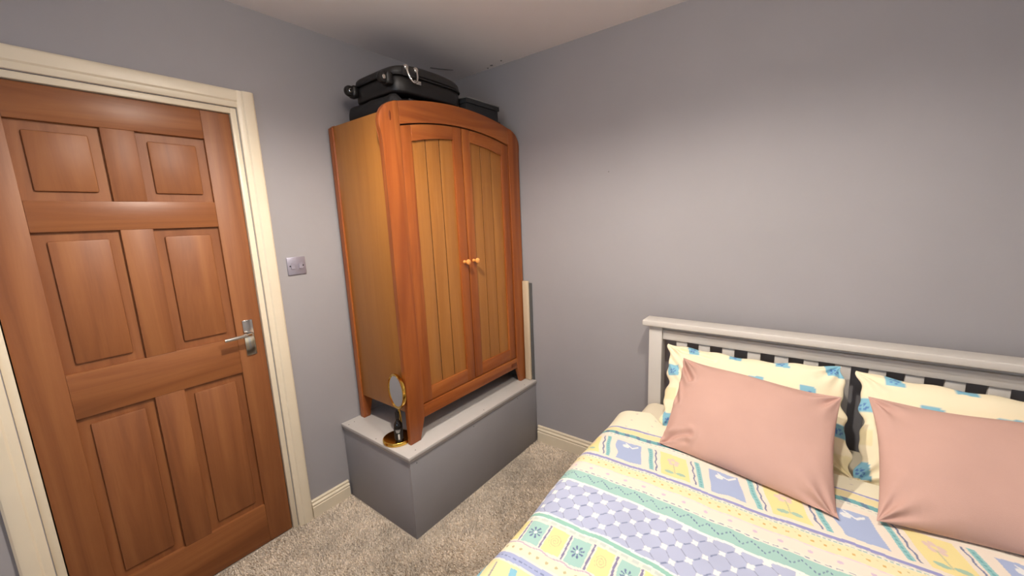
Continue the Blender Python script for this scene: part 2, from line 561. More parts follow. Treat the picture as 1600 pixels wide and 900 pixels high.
# batten that closes the gap behind the doors, coloured dark as painted shade
prism('door_stop', [(y, arc(y, 1.900, .045)) for y in ys] + [(S(-.8685), .60), (-.8685, .60)], 0, .452, .4620, M['gap_shade'], wd)

prism('gap_shade_strip', [(y, arc(y, 1.9092, .045)) for y in ys] + [(y, arc(y, 1.9020, .045)) for y in ys[::-1]], 0, .4630, .4860, M['gap_shade'], wd)  # dark strips added in the door gaps, standing in for their shade
prism('gap_shade_strip', [(YC - .0033, .606), (YC + .0033, .606), (YC + .0033, 1.944), (YC - .0033, 1.944)], 0, .4630, .4860, M['gap_shade'], wd)

def make_door(f, side):
    """f maps the left door's y to this door"""
    yo, yi = -.8655, YC - .0036         # outer and inner edges of the left door
    so, si = -.806, -.545
    x0, x1 = .4665, XF - .006
    flip = (lambda p: p)
    def P(pts): return [(f(y), z) for y, z in pts]
    root = bpy.data.objects.new('door', None)
    COL.objects.link(root)
    root.parent = wd
    root.location = Vector((XF, f(yo), .605)) - BASE[wd]
    BASE[root] = Vector((XF, f(yo), .605))
    top = lambda y: arc(y, 1.9015, .045)
    ptop = lambda y: arc(y, 1.828, .058)
    y1 = np.linspace(yo, so, 4)
    prism('stile', P([(yo, .605), (so, .605)] + [(y, top(y)) for y in y1[::-1]]), 0, x0, x1, M['frame_v'], root, bev=.002)
    y2 = np.linspace(si, yi, 4)
    prism('stile', P([(si, .605), (yi, .605)] + [(y, top(y)) for y in y2[::-1]]), 0, x0, x1, M['frame_v'], root, bev=.002)
    prism('rail', P([(so, .605), (si, .605), (si, .674), (so, .674)]), 0, x0, x1 - .0004, M['frame_h'], root, bev=.002)
    y3 = np.linspace(so, si, 12)
    prism('rail', P([(y, ptop(y)) for y in y3] + [(y, top(y)) for y in y3[::-1]]), 0, x0, x1 - .0004, M['frame_h'], root, bev=.002)
    # bead round the panel bottom
    edges = np.linspace(so, si, 4)
    for k in range(3):
        q0, q1 = edges[k] + (0.0027 if k else 0), edges[k + 1] - (0.0027 if k < 2 else 0)
        yy = np.linspace(q0, q1, 5)
        prism('plank', P([(q0, .67), (q1, .67)] + [(y, ptop(y) + .004) for y in yy[::-1]]), 0, x1 - .0150, x1 - .0110, M['plank'], root, bev=.0008)
    prism('backing_board', P([(so, .66), (si, .66), (si, ptop(si) + .003), (so, ptop(so) + .003)]), 0, x1 - .0200, x1 - .0152, M['gap_shade'], root)  # board behind the planks, coloured dark to paint the shade in their grooves
    ky = f(-.519)
    lathe('knob', [(0, 0), (.009, 0), (.0085, .006), (.006, .012), (.007, .018), (.013, .026), (.015, .031), (.0135, .036), (.008, .039), (0, .040)],
          (x1 - .0005, ky, 1.268), M['knob'], root, axis=(1, 0, 0), seg=20)
    return root

make_door(lambda y: y, 0)
make_door(S, 1)

# boards slid between the wardrobe and the wall
bm = bmesh.new()
add_box(bm, (.5035, -.022, BZ + .001), (.5475, -.003, 1.093), .005, 3)
o = bobj('wooden_batten', bm, M['beige_board'], base=(.525, -.012, BZ))
tag(o, 'pale beige board standing upright between the wardrobe and the far wall', 'board')
bm = bmesh.new()
add_box(bm, (.10, -.0022, BZ + .001), (.562, .0055, 1.078), .001, 1)
o = bobj('backing_sheet', bm, M['slate_board'], base=(.33, .0, BZ))
tag(o, 'thin dark grey sheet flat against the far wall behind the pale board', 'sheet')

# ------------------------------------------------------------------ luggage on top of the wardrobe
ZR = 1.962
def rounded_case(bm, lo, hi, r, bulge=0.0, n=6):
    add_box(bm, lo, hi, r, n)
    if bulge:
        cx, cy, cz = [(a + b) / 2 for a, b in zip(lo, hi)]
        hx, hy, hz = [(b - a) / 2 for a, b in zip(lo, hi)]
        for v in bm.verts:
            u, w = (v.co.x - cx) / hx, (v.co.y - cy) / hy
            v.co.z += bulge * (1 - u * u) * (1 - w * w) * (1 if v.co.z > cz else -.0)

# lower soft bag
lb = empty('holdall', (.26, -.63, ZR), 'soft black holdall lying flat on the wardrobe beneath the suitcase', 'bag')
bm = bmesh.new()
add_box(bm, (.085, -.865, ZR + .001), (.448, -.40, ZR + .092), .038, 5)
bmesh.ops.subdivide_edges(bm, edges=[e for e in bm.edges if e.calc_length() > .1], cuts=7, use_grid_fill=True)
for v in bm.verts:
    c = v.co
    k = .008 * math.sin(c.y * 31 + c.z * 40) * math.sin(c.x * 37 + 1.0) + .005 * math.sin(c.y * 67)
    c.z = max(ZR + .001, c.z + (k if c.z > ZR + .03 else 0))
    c.x += .5 * k
bobj('bag_body', bm, M['black2'], lb, smooth=60)
tube('piping', [(.452, -.86 + .44 * t, ZR + .052 + .004 * math.sin(9 * t)) for t in np.linspace(0, 1, 12)], .004, M['black'], lb)
tube('strap', [(.44, -.76, ZR + .08), (.454, -.74, ZR + .06), (.458, -.68, ZR + .048), (.458, -.62, ZR + .05), (.452, -.56, ZR + .065), (.44, -.55, ZR + .082)], .008, M['black'], lb)

# the suitcase
sc_ = empty('suitcase', (.28, -.63, ZR + .105), 'black wheeled suitcase with chrome handle lying on top of the wardrobe', 'suitcase')
z0 = ZR + .098
def se(t, p): return math.copysign(abs(t) ** p, t)
def shell(name, levels, mat, camber_on):
    """rounded-rectangle rings stacked upwards; the top follows a camber along the suitcase"""
    bm = bmesh.new()
    rings = []
    for g, hz in levels:
        ring = []
        for a in np.linspace(0, 2 * math.pi, 80, endpoint=False):
            yy = -.62 + .222 * g * se(math.sin(a), .42)
            camber = (1 - (abs(yy + .62) / .222) ** 2.2) if camber_on else 0
            ring.append(bm.verts.new((.279 + .183 * g * se(math.cos(a), .36), yy, z0 + hz * (1 + .16 * camber))))
        rings.append(ring)
    for A, B in zip(rings, rings[1:]):
        for k in range(80):
            bm.faces.new((A[k], A[(k + 1) % 80], B[(k + 1) % 80], B[k]))
    bm.faces.new(rings[-1])
    bm.faces.new(rings[0][::-1])
    return bobj(name, bm, mat, sc_, smooth=60)
shell('lower_shell', [(.93, .002), (.97, .006), (.985, .014), (.985, .066), (.97, .074)], M['black_shell'], False)
shell('lid', [(.985, .077), (1.0, .080), (1.0, .092), (.99, .102), (.96, .109), (.90, .114), (.7, .119), (.45, .122), (.2, .123)], M['black'], True)
def loop(x, y0, y1, z): return [(x, y0, z), (x, y1, z)]
rim = []
for a in np.linspace(0, 2 * math.pi, 64, endpoint=False):
    rim.append((.279 + .184 * se(math.cos(a), .36), -.62 + .223 * se(math.sin(a), .42), z0 + .079))
tube('zip', rim, .004, M['black2'], sc_, closed=True)
# wheels at the left end
for wx in (.14, .405):
    hs = bmesh.new()
    add_box(hs, (wx - .026, -.862, z0 + .03), (wx + .026, -.825, z0 + .085), .012, 3)
    h_ = bobj('wheel_housing', hs, M['black_shell'], sc_, smooth=60)
    lathe('wheel', [(0, -.014), (.012, -.014), (.022, -.012), (.025, -.006), (.025, .006), (.022, .012), (.012, .014), (0, .014)],
          (wx, -.868, z0 + .058), M['black_shell'], h_, axis=(1, 0, 0), seg=24)
    lathe('hub_cap', [(0, 0), (.010, 0), (.008, .002), (0, .0025)], (wx + .014, -.868, z0 + .058), M['chrome'], h_, axis=(1, 0, 0), seg=14)
# chrome side handle on the front
hp = [(.462, -.80, z0 + .118)]
pts = []
for a in np.linspace(-100, 100, 15):
    t = math.radians(a)
    pts.append((.468 + .012 * math.cos(t), -.752 + .028 * math.sin(t), z0 + .098 - .052 * math.cos(t)))
tube('carry_handle', pts, .005, M['chrome'], sc_)
for yy in (-.780, -.724):
    lathe('handle_mount', [(0, 0), (.013, 0), (.012, .006), (.006, .010), (0, .011)], (.460, yy, z0 + .108), M['chrome'], sc_, axis=(1, 0, 0), seg=16)
box('clasp', (.456, -.745, z0 + .045), (.472, -.705, z0 + .062), M['chrome'], sc_, bev=.003)
box('handle_recess', (.4575, -.80, z0 + .07), (.4635, -.715, z0 + .112), M['dark'], sc_, bev=.004)

# dark flat box on the right
dbx = empty('storage_box', (.30, -.26, ZR), 'dark slate storage box with a worn pale lid edge right of the suitcase', 'box')
bm = bmesh.new()
add_box(bm, (.14, -.392, ZR + .001), (.455, -.128, ZR + .135), .004, 2)
bobj('box_body', bm, M['navy'], dbx)
bm = bmesh.new()
add_box(bm, (.133, -.397, ZR + .135), (.462, -.121, ZR + .160), .004, 2)
lidb = bobj('lid', bm, M['navy'], dbx)
bm = bmesh.new()
add_tube(bm, [(.462, -.396, ZR + .1605), (.462, -.30, ZR + .161), (.462, -.20, ZR + .1605), (.462, -.123, ZR + .1605)], .0028, 6)
add_tube(bm, [(.136, -.396, ZR + .1605), (.30, -.396, ZR + .161), (.461, -.396, ZR + .1605)], .0028, 6)
e_ = bobj('worn_edge', bm, M['navy_edge'], lidb)
e_['label'] = 'pale worn edge'
cs = empty('case', (.25, -.07, ZR), 'small black block added as the shadow at the right end of the wardrobe top by the wall', 'case')  # black block added to stand in for the shadow beside the boxes
bm = bmesh.new()
add_box(bm, (.16, -.108, ZR + .001), (.40, -.03, ZR + .105), .012, 3)
bobj('shade_block_body', bm, M['black'], cs, smooth=60)
tube('shade_block_loop', [(.401, -.069, ZR + .035), (.412, -.069, ZR + .04), (.414, -.069, ZR + .055), (.412, -.069, ZR + .07), (.401, -.069, ZR + .075)], .004, M['black_shell'], cs)

# ------------------------------------------------------------------ gold vanity mirror and bottle
MC = Vector((.402, -.968, 0))
gm = empty('vanity_mirror', (MC.x, MC.y, BZ), 'round gold vanity mirror on a gold disc stand beside the wardrobe leg', 'mirror')
lathe('base_disc', [(0, .0005), (.066, .0005), (.0690, .003), (.070, .007), (.070, .014), (.0685, .018), (.066, .0195), (.06, .020), (0, .020)],
      (MC.x, MC.y, BZ), M['gold'], gm, seg=64)
stem = Vector((.424, -.955, 0))
tube('stem', [(stem.x, stem.y, BZ + .018), (stem.x, stem.y, BZ + .10), (.427, -.958, BZ + .13), (.431, -.963, BZ + .158), (.437, -.971, BZ + .187)], .0055, M['gold'], gm)
lathe('joint', [(0, -.007), (.006, -.006), (.008, 0), (.006, .006), (0, .007)], (.4375, -.9715, BZ + .187), M['gold'], gm, seg=20)
NRM = Vector((-.20, -.975, .06)).normalized()
HC = Vector((.440, -.974, BZ + .268))
lathe('mirror_frame', [(.070, -.007), (.080, -.009), (.083, -.004), (.083, .006), (.079, .008), (.075, .006), (.072, .0035)],
      HC, M['gold'], gm, axis=NRM, seg=56)
lathe('back_shell', [(0, -.011), (.05, -.010), (.070, -.007), (.072, -.003), (0, -.003)], HC, M['gold'], gm, axis=NRM, seg=48)
lathe('glass', [(0, .0037), (.0735, .0037), (.0735, .000), (0, .000)], HC, M['mirror'], gm, axis=NRM, seg=48, smooth=30)

bt_o = (.440, -.984, BZ + .0205)
bt = empty('bottle', bt_o, 'small dark glass bottle with black label standing on the gold disc', 'bottle')
lathe('bottle_body', [(0, 0), (.018, 0), (.0205, .002), (.021, .006), (.021, .078), (.0195, .086), (.015, .094), (.010, .101), (.0085, .106), (.0085, .118), (0, .118)],
      bt_o, M['bottle'], bt, seg=36)
lathe('cap', [(0, .114), (.0098, .114), (.0102, .117), (.0102, .142), (.0095, .145), (.004, .146), (.0035, .157), (0, .158)], bt_o, M['dark'], bt, seg=28)
def label_patch(name, a0, a1, z0, z1, r, mat, parent):
    bm = bmesh.new()
    n = 10
    A = [math.radians(a0 + (a1 - a0) * k / n) for k in range(n + 1)]
    rows = []
    for rr, z in ((r - .0004, z0), (r, z0), (r, z1), (r - .0004, z1)):
        rows.append([bm.verts.new((bt_o[0] + rr * math.cos(t), bt_o[1] + rr * math.sin(t), bt_o[2] + z)) for t in A])
    for ra, rb in zip(rows, rows[1:] + rows[:1]):
        for k in range(n):
            bm.faces.new((ra[k], ra[k + 1], rb[k + 1], rb[k]))
    return bobj(name, bm, mat, parent)
lb_ = label_patch('paper_label', -120, 30, .012, .070, .0216, M['label'], bt)
for zz, w in ((.060, 32), (.054, 26), (.049, 20)):
    label_patch('print_line', -45 - w, -45 + w, zz, zz + .0022, .0219, M['label_white'], lb_)
label_patch('barcode_patch', -46, -26, .014, .042, .0219, M['label_white'], lb_)

# ------------------------------------------------------------------ bed
bd = empty('bed', (2.046, -1.0, 0), 'white painted wooden bed frame with slatted headboard against the far wall', 'bed')
BL, BR = 1.345, 2.750
yb, yf = -.058, -.120
for x0 in (BL, BR - .063):
    box('post', (x0, yf, .001), (x0 + .063, yb, .937), M['bed'], bd, bev=.003)
box('cap_rail', (BL - .026, yf - .026, .938), (BR + .026, yb + .012, .967), M['bed'], bd, bev=.006, seg=3)
box('head_rail', (BL + .063, yf + .012, .871), (BR - .063, yb - .012, .917), M['bed'], bd, bev=.003)
box('head_apron', (BL + .063, yf + .026, .917), (BR - .063, yb - .016, .938), M['bed'], bd, bev=.001)
box('head_rail', (BL + .063, yf + .012, .30), (BR - .063, yb - .012, .42), M['bed'], bd, bev=.003)
for k in range(12):
    x0 = 1.4705 + k * .0992
    box('slat', (x0, yf + .022, .42), (x0 + .049, yb - .022, .871), M['bed'], bd, bev=.002)
for x0 in (BL + .006, BR - .032):
    box('side_rail', (x0, -2.03, .22), (x0 + .026, yf, .36), M['bed'], bd, bev=.003)
for x0 in (BL, BR - .063):
    box('post', (x0, -2.09, .001), (x0 + .063, -2.03, .46), M['bed'], bd, bev=.003)
box('foot_rail', (BL + .063, -2.075, .22), (BR - .063, -2.045, .42), M['bed'], bd, bev=.003)
for k in range(12):
    y0_ = -.20 - k * .155
    box('bed_slat', (BL + .033, y0_ - .06, .342), (BR - .033, y0_, .360), M['bed'], bd, bev=.002)

mt = box('mattress', (1.349, -2.02, .362), (2.746, -.124, .556), M['mattress'], bev=.05, base=(2.046, -1.05, .362), seg=4)
tag(mt, 'cream sheeted mattress on the bed frame under the printed duvet', 'mattress')

# ---- printed cloth colours
CREAM, PALE, YEL = np.array(lin(232, 227, 212)[:3]), np.array(lin(234, 223, 208)[:3]), np.array(lin(236, 221, 158)[:3])
LILAC, TEAL, PURP = np.array(lin(180, 187, 212)[:3]), np.array(lin(165, 202, 194)[:3]), np.array(lin(152, 152, 198)[:3])
INK, WHITE, BLUE = np.array(lin(104, 116, 152)[:3]), np.array(lin(244, 243, 234)[:3]), np.array(lin(158, 182, 214)[:3])
GREY, DTEAL, LGREY = np.array(lin(150, 148, 158)[:3]), np.array(lin(118, 174, 178)[:3]), np.array(lin(206, 196, 186)[:3])
AQUA = np.array(lin(138, 192, 212)[:3])


def vnoise(x, y, seed=0):
    """cheap smooth 2d noise, -1..1"""
    r = np.random.default_rng(seed)
    out = 0
    for k in range(5):
        a, p, q = r.uniform(0, 6.28), r.uniform(.6, 1.5), r.uniform(0, 6.28)
        out = out + np.sin((x * math.cos(a) + y * math.sin(a)) * p + q)
    return out / 3.2


def duvet_print(u, w):
    """u across the bed, w along it (both metres); the flat print of the duvet cover"""
    n1 = vnoise(u * 60, w * 60, 1) * .0022
    n2 = vnoise(u * 30 + 5, w * 30, 2)
    wv = w + .0035 * np.sin(u * 14 + 1.0) + .0018 * np.sin(u * 47) + n1 * .6
    uu = u + n1
    C = np.empty(u.shape + (3,))
    C[:] = CREAM

    def put(mask, col, a=1.0):
        mk = np.clip(mask.astype(float) * a, 0, 1)[..., None]
        C[:] = C * (1 - mk) + col * mk

    def band(w1, w0): return (wv <= w1) & (wv > w0)
    # base colours of the bands, from the pillows downwards
    put(band(-.20, -.545), np.array(lin(240, 234, 208)[:3]))
    put((np.hypot((uu % .09) - .045, (wv % .07) - .035) < .005) & band(-.20, -.53), LGREY, .7)
    put(band(-.541, -.553), PURP)
    put(band(-.556, -.590), YEL, .75)
    put(band(-.592, -.612), DTEAL)
    put(band(-.592, -.612) & (((uu + .4 * wv) % .042) < .016), INK, .7)
    put(band(-.618, -.621) & ((uu % .016) < .010), GREY, .6)
    # row of large squares
    P = .323
    ph = (uu - 1.468 + .35 * (wv + .70)) % P           # 0 at the centre of a blue square, slanted a little
    ph = np.where(ph > P / 2, ph - P, ph)
    rowi = band(-.632, -.775)
    wc = wv + .705
    put(rowi & (np.abs(ph) < .160), PALE)
    blue = rowi & (np.abs(ph) < .046 + n1 * 2) & (np.abs(wc) < .055 + n1 * 2)
    put(blue, np.array(lin(168, 182, 214)[:3]))
    put(blue & (np.hypot(ph + .0 + .012, (wc - .03) * 1.3) < .012), WHITE, .75)
    put(blue & (np.abs(wc - .028 - .7 * np.abs(ph - .012)) < .004) & (np.abs(ph - .012) < .026), WHITE, .75)
    for sgn in (-1, 1):
        put(rowi & (np.abs(ph - sgn * .080) < .008) & (np.abs(wc) < .062), np.array(lin(150, 196, 196)[:3]))
        put(rowi & (np.abs(ph - sgn * .080) < .003) & (np.abs(wc) < .060) & ((wv % .012) < .008), DTEAL)
        put(rowi & (np.abs(ph - sgn * (.098 + .002 * np.sin(wv * 160))) < .0026) & (np.abs(wc) < .060), INK, .9)
    py = P / 2 - np.abs(ph)
    sy = np.where(ph > 0, -py, py)                      # 0 at the yellow square's centre
    yel = rowi & (py < .047) & (np.abs(wc) < .060)
    put(yel, YEL)
    for ang in range(5):
        a = math.radians(90 + 72 * ang)
        put(yel & (np.hypot(sy - .014 * math.cos(a), wc - .022 - .012 * math.sin(a)) < .008), np.array(lin(222, 196, 196)[:3]), .8)
    put(yel & (np.abs(sy) < .002) & (wc < .014) & (wc > -.04), np.array(lin(196, 196, 160)[:3]), .9)
    for s in (-1, 1):
        put(yel & (np.hypot((sy - s * .018) / 2.0, wc + .036 - s * .001) < .0075), np.array(lin(168, 196, 176)[:3]))
    # purple line and the yellow and pink ribbons
    put(band(-.779, -.790), PURP)
    put(band(-.7905, -.794) & ((uu % .03) < .022), INK, .35)
    put(band(-.797, -.801) & ((uu % .012) < .008), np.array(lin(140, 180, 170)[:3]), .8)
    put(band(-.803, -.842), YEL, .62)
    put(band(-.820, -.826) & ((uu % .028) < .007), np.array(lin(214, 178, 110)[:3]))
    put(band(-.812, -.815) & (((uu + .01) % .028) < .005), np.array(lin(206, 190, 140)[:3]))
    put(band(-.843, -.846), np.array(lin(232, 208, 214)[:3]))
    put(band(-.846, -.884), PALE)
    put(np.hypot((uu % .062) - .031, (wv + .866) * 1.2) < .006, np.array(lin(212, 190, 206)[:3]))
    put(band(-.889, -.8925) & ((uu % .022) < .013), INK, .75)
    # teal zigzag band
    put(band(-.897, -.952), TEAL)
    zz = (uu - 1.404) % .054
    tri = np.where(zz < .034, zz / .034, (.054 - zz) / .020)
    zline = -.909 - .026 * tri
    put(band(-.897, -.952) & (np.abs(wv - zline) < .0028) & (((uu * 1.0) % .0085) < .0045), INK, .9)
    put(band(-.952, -.961), WHITE)
    # lilac trellis with white knots
    lat = band(-.961, -1.134)
    base = LILAC * (1 + .05 * n2)[..., None]
    mk = lat[..., None]
    C[:] = np.where(mk, base, C)
    px, pw = .065, .0332
    a_ = ((uu - 1.475) / (px / 2) + (wv + .9685) / pw) / 2
    b_ = ((uu - 1.475) / (px / 2) - (wv + .9685) / pw) / 2
    fa, fb = a_ - np.round(a_), b_ - np.round(b_)
    put(lat & (np.abs(fa) < .026) & (np.abs(np.abs(fb) - .5) < .24), np.array(lin(140, 144, 170)[:3]), .75)
    put(lat & (np.abs(fb) < .036) & (np.abs(np.abs(fa) - .5) < .20), INK, .85)
    dn = np.hypot(fa, fb)
    th = np.arctan2(fa, fb)
    put(lat & (dn < .185 + .04 * np.cos(th * 4) + .03 * n2), WHITE)
    put(band(-1.130, -1.136), WHITE)
    put(band(-1.136, -1.150), np.array(lin(150, 196, 182)[:3]))
    put(band(-1.150, -1.153), WHITE)
    put(band(-1.155, -1.165) & ((uu % .030) < .020), np.array(lin(196, 206, 200)[:3]), .9)
    # row of small squares
    Q = .0665
    sh = uu - 1.523 + .10 * (wv + 1.21)
    idx = np.round(sh / Q)
    ps = sh - idx * Q
    odd = (idx % 2) == 1
    wq = wv + 1.213
    sq = (np.abs(ps) < .0265 + n1) & (np.abs(wq) < .041 + n1)
    put(sq & ~odd, TEAL)
    put(sq & odd, YEL)
    rr, tt = np.hypot(ps, wq * .85), np.arctan2(wq, ps)
    put(sq & ~odd & (rr > .0045) & (rr < .0175) & (np.abs(((tt / (2 * math.pi) * 8) % 1) - .5) < .17 + .06 * np.sin((rr - .0045) / .013 * 3.14)), INK)
    put(sq & ~odd & (rr < .004), WHITE)
    spir = (rr / .0065 - tt / (2 * math.pi)) % 1
    put(sq & odd & (rr < .018) & (spir < .30), np.array(lin(204, 190, 148)[:3]))
    put((np.abs(np.abs(ps) - Q / 2) < .0028) & (np.abs(wq) < .042), np.array(lin(134, 130, 160)[:3]))
    put(np.abs(wv + 1.262 + .003 * np.sin(uu * 95)) < .0022, np.array(lin(196, 176, 190)[:3]))
    put(band(-1.266, -1.298), np.array(lin(240, 233, 200)[:3]))
    put(np.hypot((uu % .027) - .0135, wv + 1.282) < .0045, np.array(lin(190, 178, 140)[:3]))
    put(band(-1.304, -1.330), np.array(lin(168, 178, 212)[:3]))
    put(band(-1.315, -1.319) & ((uu % .016) < .010), INK, .7)
    put(band(-1.336, -1.45), YEL, .8)
    put(band(-1.345, -1.44) & (((uu + .3 * wv) % .10) < .018), AQUA)
    put(band(-1.345, -1.44) & ((((uu + .3 * wv) - .05) % .10) < .006), INK, .7)
    put(band(-1.45, -1.47), PURP)
    put(band(-1.50, -1.56), TEAL)
    put(band(-1.60, -1.78), LILAC)
    put(band(-1.80, -1.82), PURP)
    put(band(-1.84, -1.95), YEL)
    return C


def grid_mesh(name, P, colors=None, wrap=False):
    """P: (nu, nv, 3)"""
    nu, nv = P.shape[:2]
    idx = np.arange(nu * nv).reshape(nu, nv)
    q = np.stack([idx[:-1, :-1], idx[1:, :-1], idx[1:, 1:], idx[:-1, 1:]], -1).reshape(-1, 4)
    me = bpy.data.meshes.new(name)
    me.vertices.add(nu * nv)
    me.vertices.foreach_set('co', P.reshape(-1).astype(np.float32))
    me.loops.add(q.size)
    me.loops.foreach_set('vertex_index', q.reshape(-1).astype(np.int32))
    me.polygons.add(len(q))
    me.polygons.foreach_set('loop_start', np.arange(0, q.size, 4, dtype=np.int32))
    me.polygons.foreach_set('loop_total', np.full(len(q), 4, dtype=np.int32))
    me.update(calc_edges=True)
    if colors is not None:
        at = me.attributes.new('print', 'FLOAT_COLOR', 'POINT')
        c4 = np.ones((nu * nv, 4), np.float32)
        c4[:, :3] = colors.reshape(-1, 3)
        at.data.foreach_set('color', c4.reshape(-1))
    return me


# ---- duvet: a draped sheet with puffed edges
us = np.concatenate([np.linspace(1.02, 1.27, 12)[:-1], np.arange(1.27, 2.64, .0022), np.linspace(2.62, 3.07, 24)])
ws = np.concatenate([np.arange(-.30, -1.44, -.0022), np.linspace(-1.44, -2.06, 60)])
U, W = np.meshgrid(us, ws, indexing='ij')
def duvet_surface(U, W):
    r = .085
    ztop = .598 + .010 * np.exp(-((W + .55) / .25) ** 2)
    cl = 1.372 + .020 * np.clip((-W - .55) / .8, -.3, 1.4) + .006 * np.sin(W * 9)       # start of the left roll
    crr = 2.720
    X = U.copy()
    Z = ztop + .0
    Z = Z + .0060 * vnoise(U * 9, W * 9, 11) + .0030 * vnoise(U * 23, W * 21, 12)
    for side in (0, 1):
        s = (cl - U) if side == 0 else (U - crr)
        m_ = s > 0
        arcl = r * math.pi / 2
        t = np.clip(s / r, 0, math.pi / 2)
        over = np.clip(s - arcl, 0, None)
        dx = r * np.sin(t) + .06 * over
        dz = r * (1 - np.cos(t)) + over
        sw = .016 * np.sin(W * 24 + 2 * side) * np.clip(over / .2, 0, 1)
        xx = (cl - dx - sw) if side == 0 else (crr + dx + sw)
        X = np.where(m_, xx, X)
        Z = np.where(m_, Z - dz, Z)
    Y = W.copy()
    # rolled hem at the pillow end
    e = np.clip((W + .36) / .06, 0, 1)
    Z = Z - .036 * e ** 2
    Y = np.where(W > -.36, -.36 + .03 * np.sin(e * math.pi / 2), Y)
    Y = Y - .10 * np.clip((X - 1.44) / .08, 0, 1) * np.clip((W + .55) / .2, 0, 1)
    Y = Y - .04 * np.exp(-((X - 1.34) / .10) ** 2) * np.clip((W + .60) / .25, 0, 1)
    # falls over the foot end a little
    f = np.clip((-W - 2.03) / .03, 0, 1)
    Z = Z - .03 * f
    return np.stack([X, Y, Z], -1)
Pd = duvet_surface(U, W)
Ud = U.copy()
me = grid_mesh('duvet', Pd, duvet_print(U, W))
dv = finish('duvet', me, M['duvet'], base=(2.046, -1.1, .55), smooth=180)
tag(dv, 'pastel patchwork print duvet in cream yellow lilac and teal covering the bed', 'duvet')


def cushion(name, w, h, t, center, right, up, mat, colorf=None, pinch=.03, nu=120, nv=90, wr=.006, seed=3, expo=.55, sag=0.0, rest=None, crease=(), wave=0.0):
    right, up = Vector(right).normalized(), Vector(up).normalized()
    n = right.cross(up).normalized()          # right and up may be a little out of square: soft things sag
    u = np.sin(np.linspace(-1, 1, nu) * math.pi / 2)
    v = np.sin(np.linspace(-1, 1, nv) * math.pi / 2)
    Uc, Vc = np.meshgrid(u, v, indexing='ij')
    sides = []
    for s in (1, -1):
        X = w / 2 * Uc * (1 - pinch * (1 - Vc ** 2) / (w / 2) * np.abs(Uc) ** 3)
        Yv = h / 2 * Vc * (1 - pinch * (1 - Uc ** 2) / (h / 2) * np.abs(Vc) ** 3)
        body = ((1 - Uc ** 2) * (1 - Vc ** 2)).clip(0) ** expo
        Zt = s * t / 2 * body
        # gathers running out of each corner, plus a few soft creases
        ed = (1 - np.maximum(np.abs(Uc), np.abs(Vc)))
        for cx in (-1, 1):
            for cy in (-1, 1):
                dx, dy = (X - cx * w / 2), (Yv - cy * h / 2)
                d = np.hypot(dx, dy)
                th = np.arctan2(dy * cy, dx * cx)
                Zt = Zt + wr * np.sin(th * 11 + seed + cx * 2 + cy) * np.exp(-(d / .085) ** 2) * np.clip(d / .02, 0, 1) * np.clip(ed * 8, 0, 1)
        Zt = Zt + wr * .5 * vnoise(X * 22, Yv * 22, seed) * np.clip(ed * 5, 0, 1) * s
        for (ax, ay, bx, by, wd_, dep) in crease:
            L2 = (bx - ax) ** 2 + (by - ay) ** 2
            tt = np.clip(((X - ax) * (bx - ax) + (Yv - ay) * (by - ay)) / L2, 0, 1)
            dd = np.hypot(X - ax - tt * (bx - ax), Yv - ay - tt * (by - ay))
            if s > 0:
                Zt = Zt - dep * np.exp(-(dd / wd_) ** 2) + .6 * dep * np.exp(-((dd - 2 * wd_) / wd_) ** 2)
        Yv = Yv - sag * (1 - Uc ** 2) * (Vc > 0) * Vc
        X = X + wave * (np.sin(Yv * 52 + 1.3) + .6 * np.sin(Yv * 91 + .4)) * np.abs(Uc) ** 8
        Yv = Yv + .6 * wave * np.sin(X * 47) * np.abs(Vc) ** 8
        Zt = Zt + .006 * np.sin(X * 18 + seed) * np.abs(Vc) ** 4 + .006 * np.sin(Yv * 21 + seed) * np.abs(Uc) ** 4
        sides.append((X, Yv, Zt))
    c = np.array(center)
    R_, U_, N_ = np.array(right), np.array(up), np.array(n)
    bm = bmesh.new()
    cl = bm.verts.layers.float_color.new('print') if colorf else None
    grids = []
    for X, Yv, Zt in sides:
        P = c + X[..., None] * R_ + Yv[..., None] * U_ + Zt[..., None] * N_
        if rest is not None:
            P[..., 2] = np.maximum(P[..., 2], rest + (.0015 if not grids else 0.0))
        Cc = colorf(X, Yv) if colorf else None
        g = [[None] * nv for _ in range(nu)]
        for i in range(nu):
            for j in range(nv):
                edge = i in (0, nu - 1) or j in (0, nv - 1)
                if grids and edge:
                    g[i][j] = grids[0][i][j]
                else:
                    vv = bm.verts.new(P[i, j])
                    if cl is not None: vv[cl] = (*Cc[i, j], 1)
                    g[i][j] = vv
        grids.append(g)
        for i in range(nu - 1):
            for j in range(nv - 1):
                f = (g[i][j], g[i + 1][j], g[i + 1][j + 1], g[i][j + 1])
                bm.faces.new(f if len(grids) == 1 else f[::-1])
    me = bpy.data.meshes.new(name)
    bm.to_mesh(me)
    bm.free()
    return finish(name, me, mat, base=(center[0], center[1], center[2] - h * .3), smooth=180)


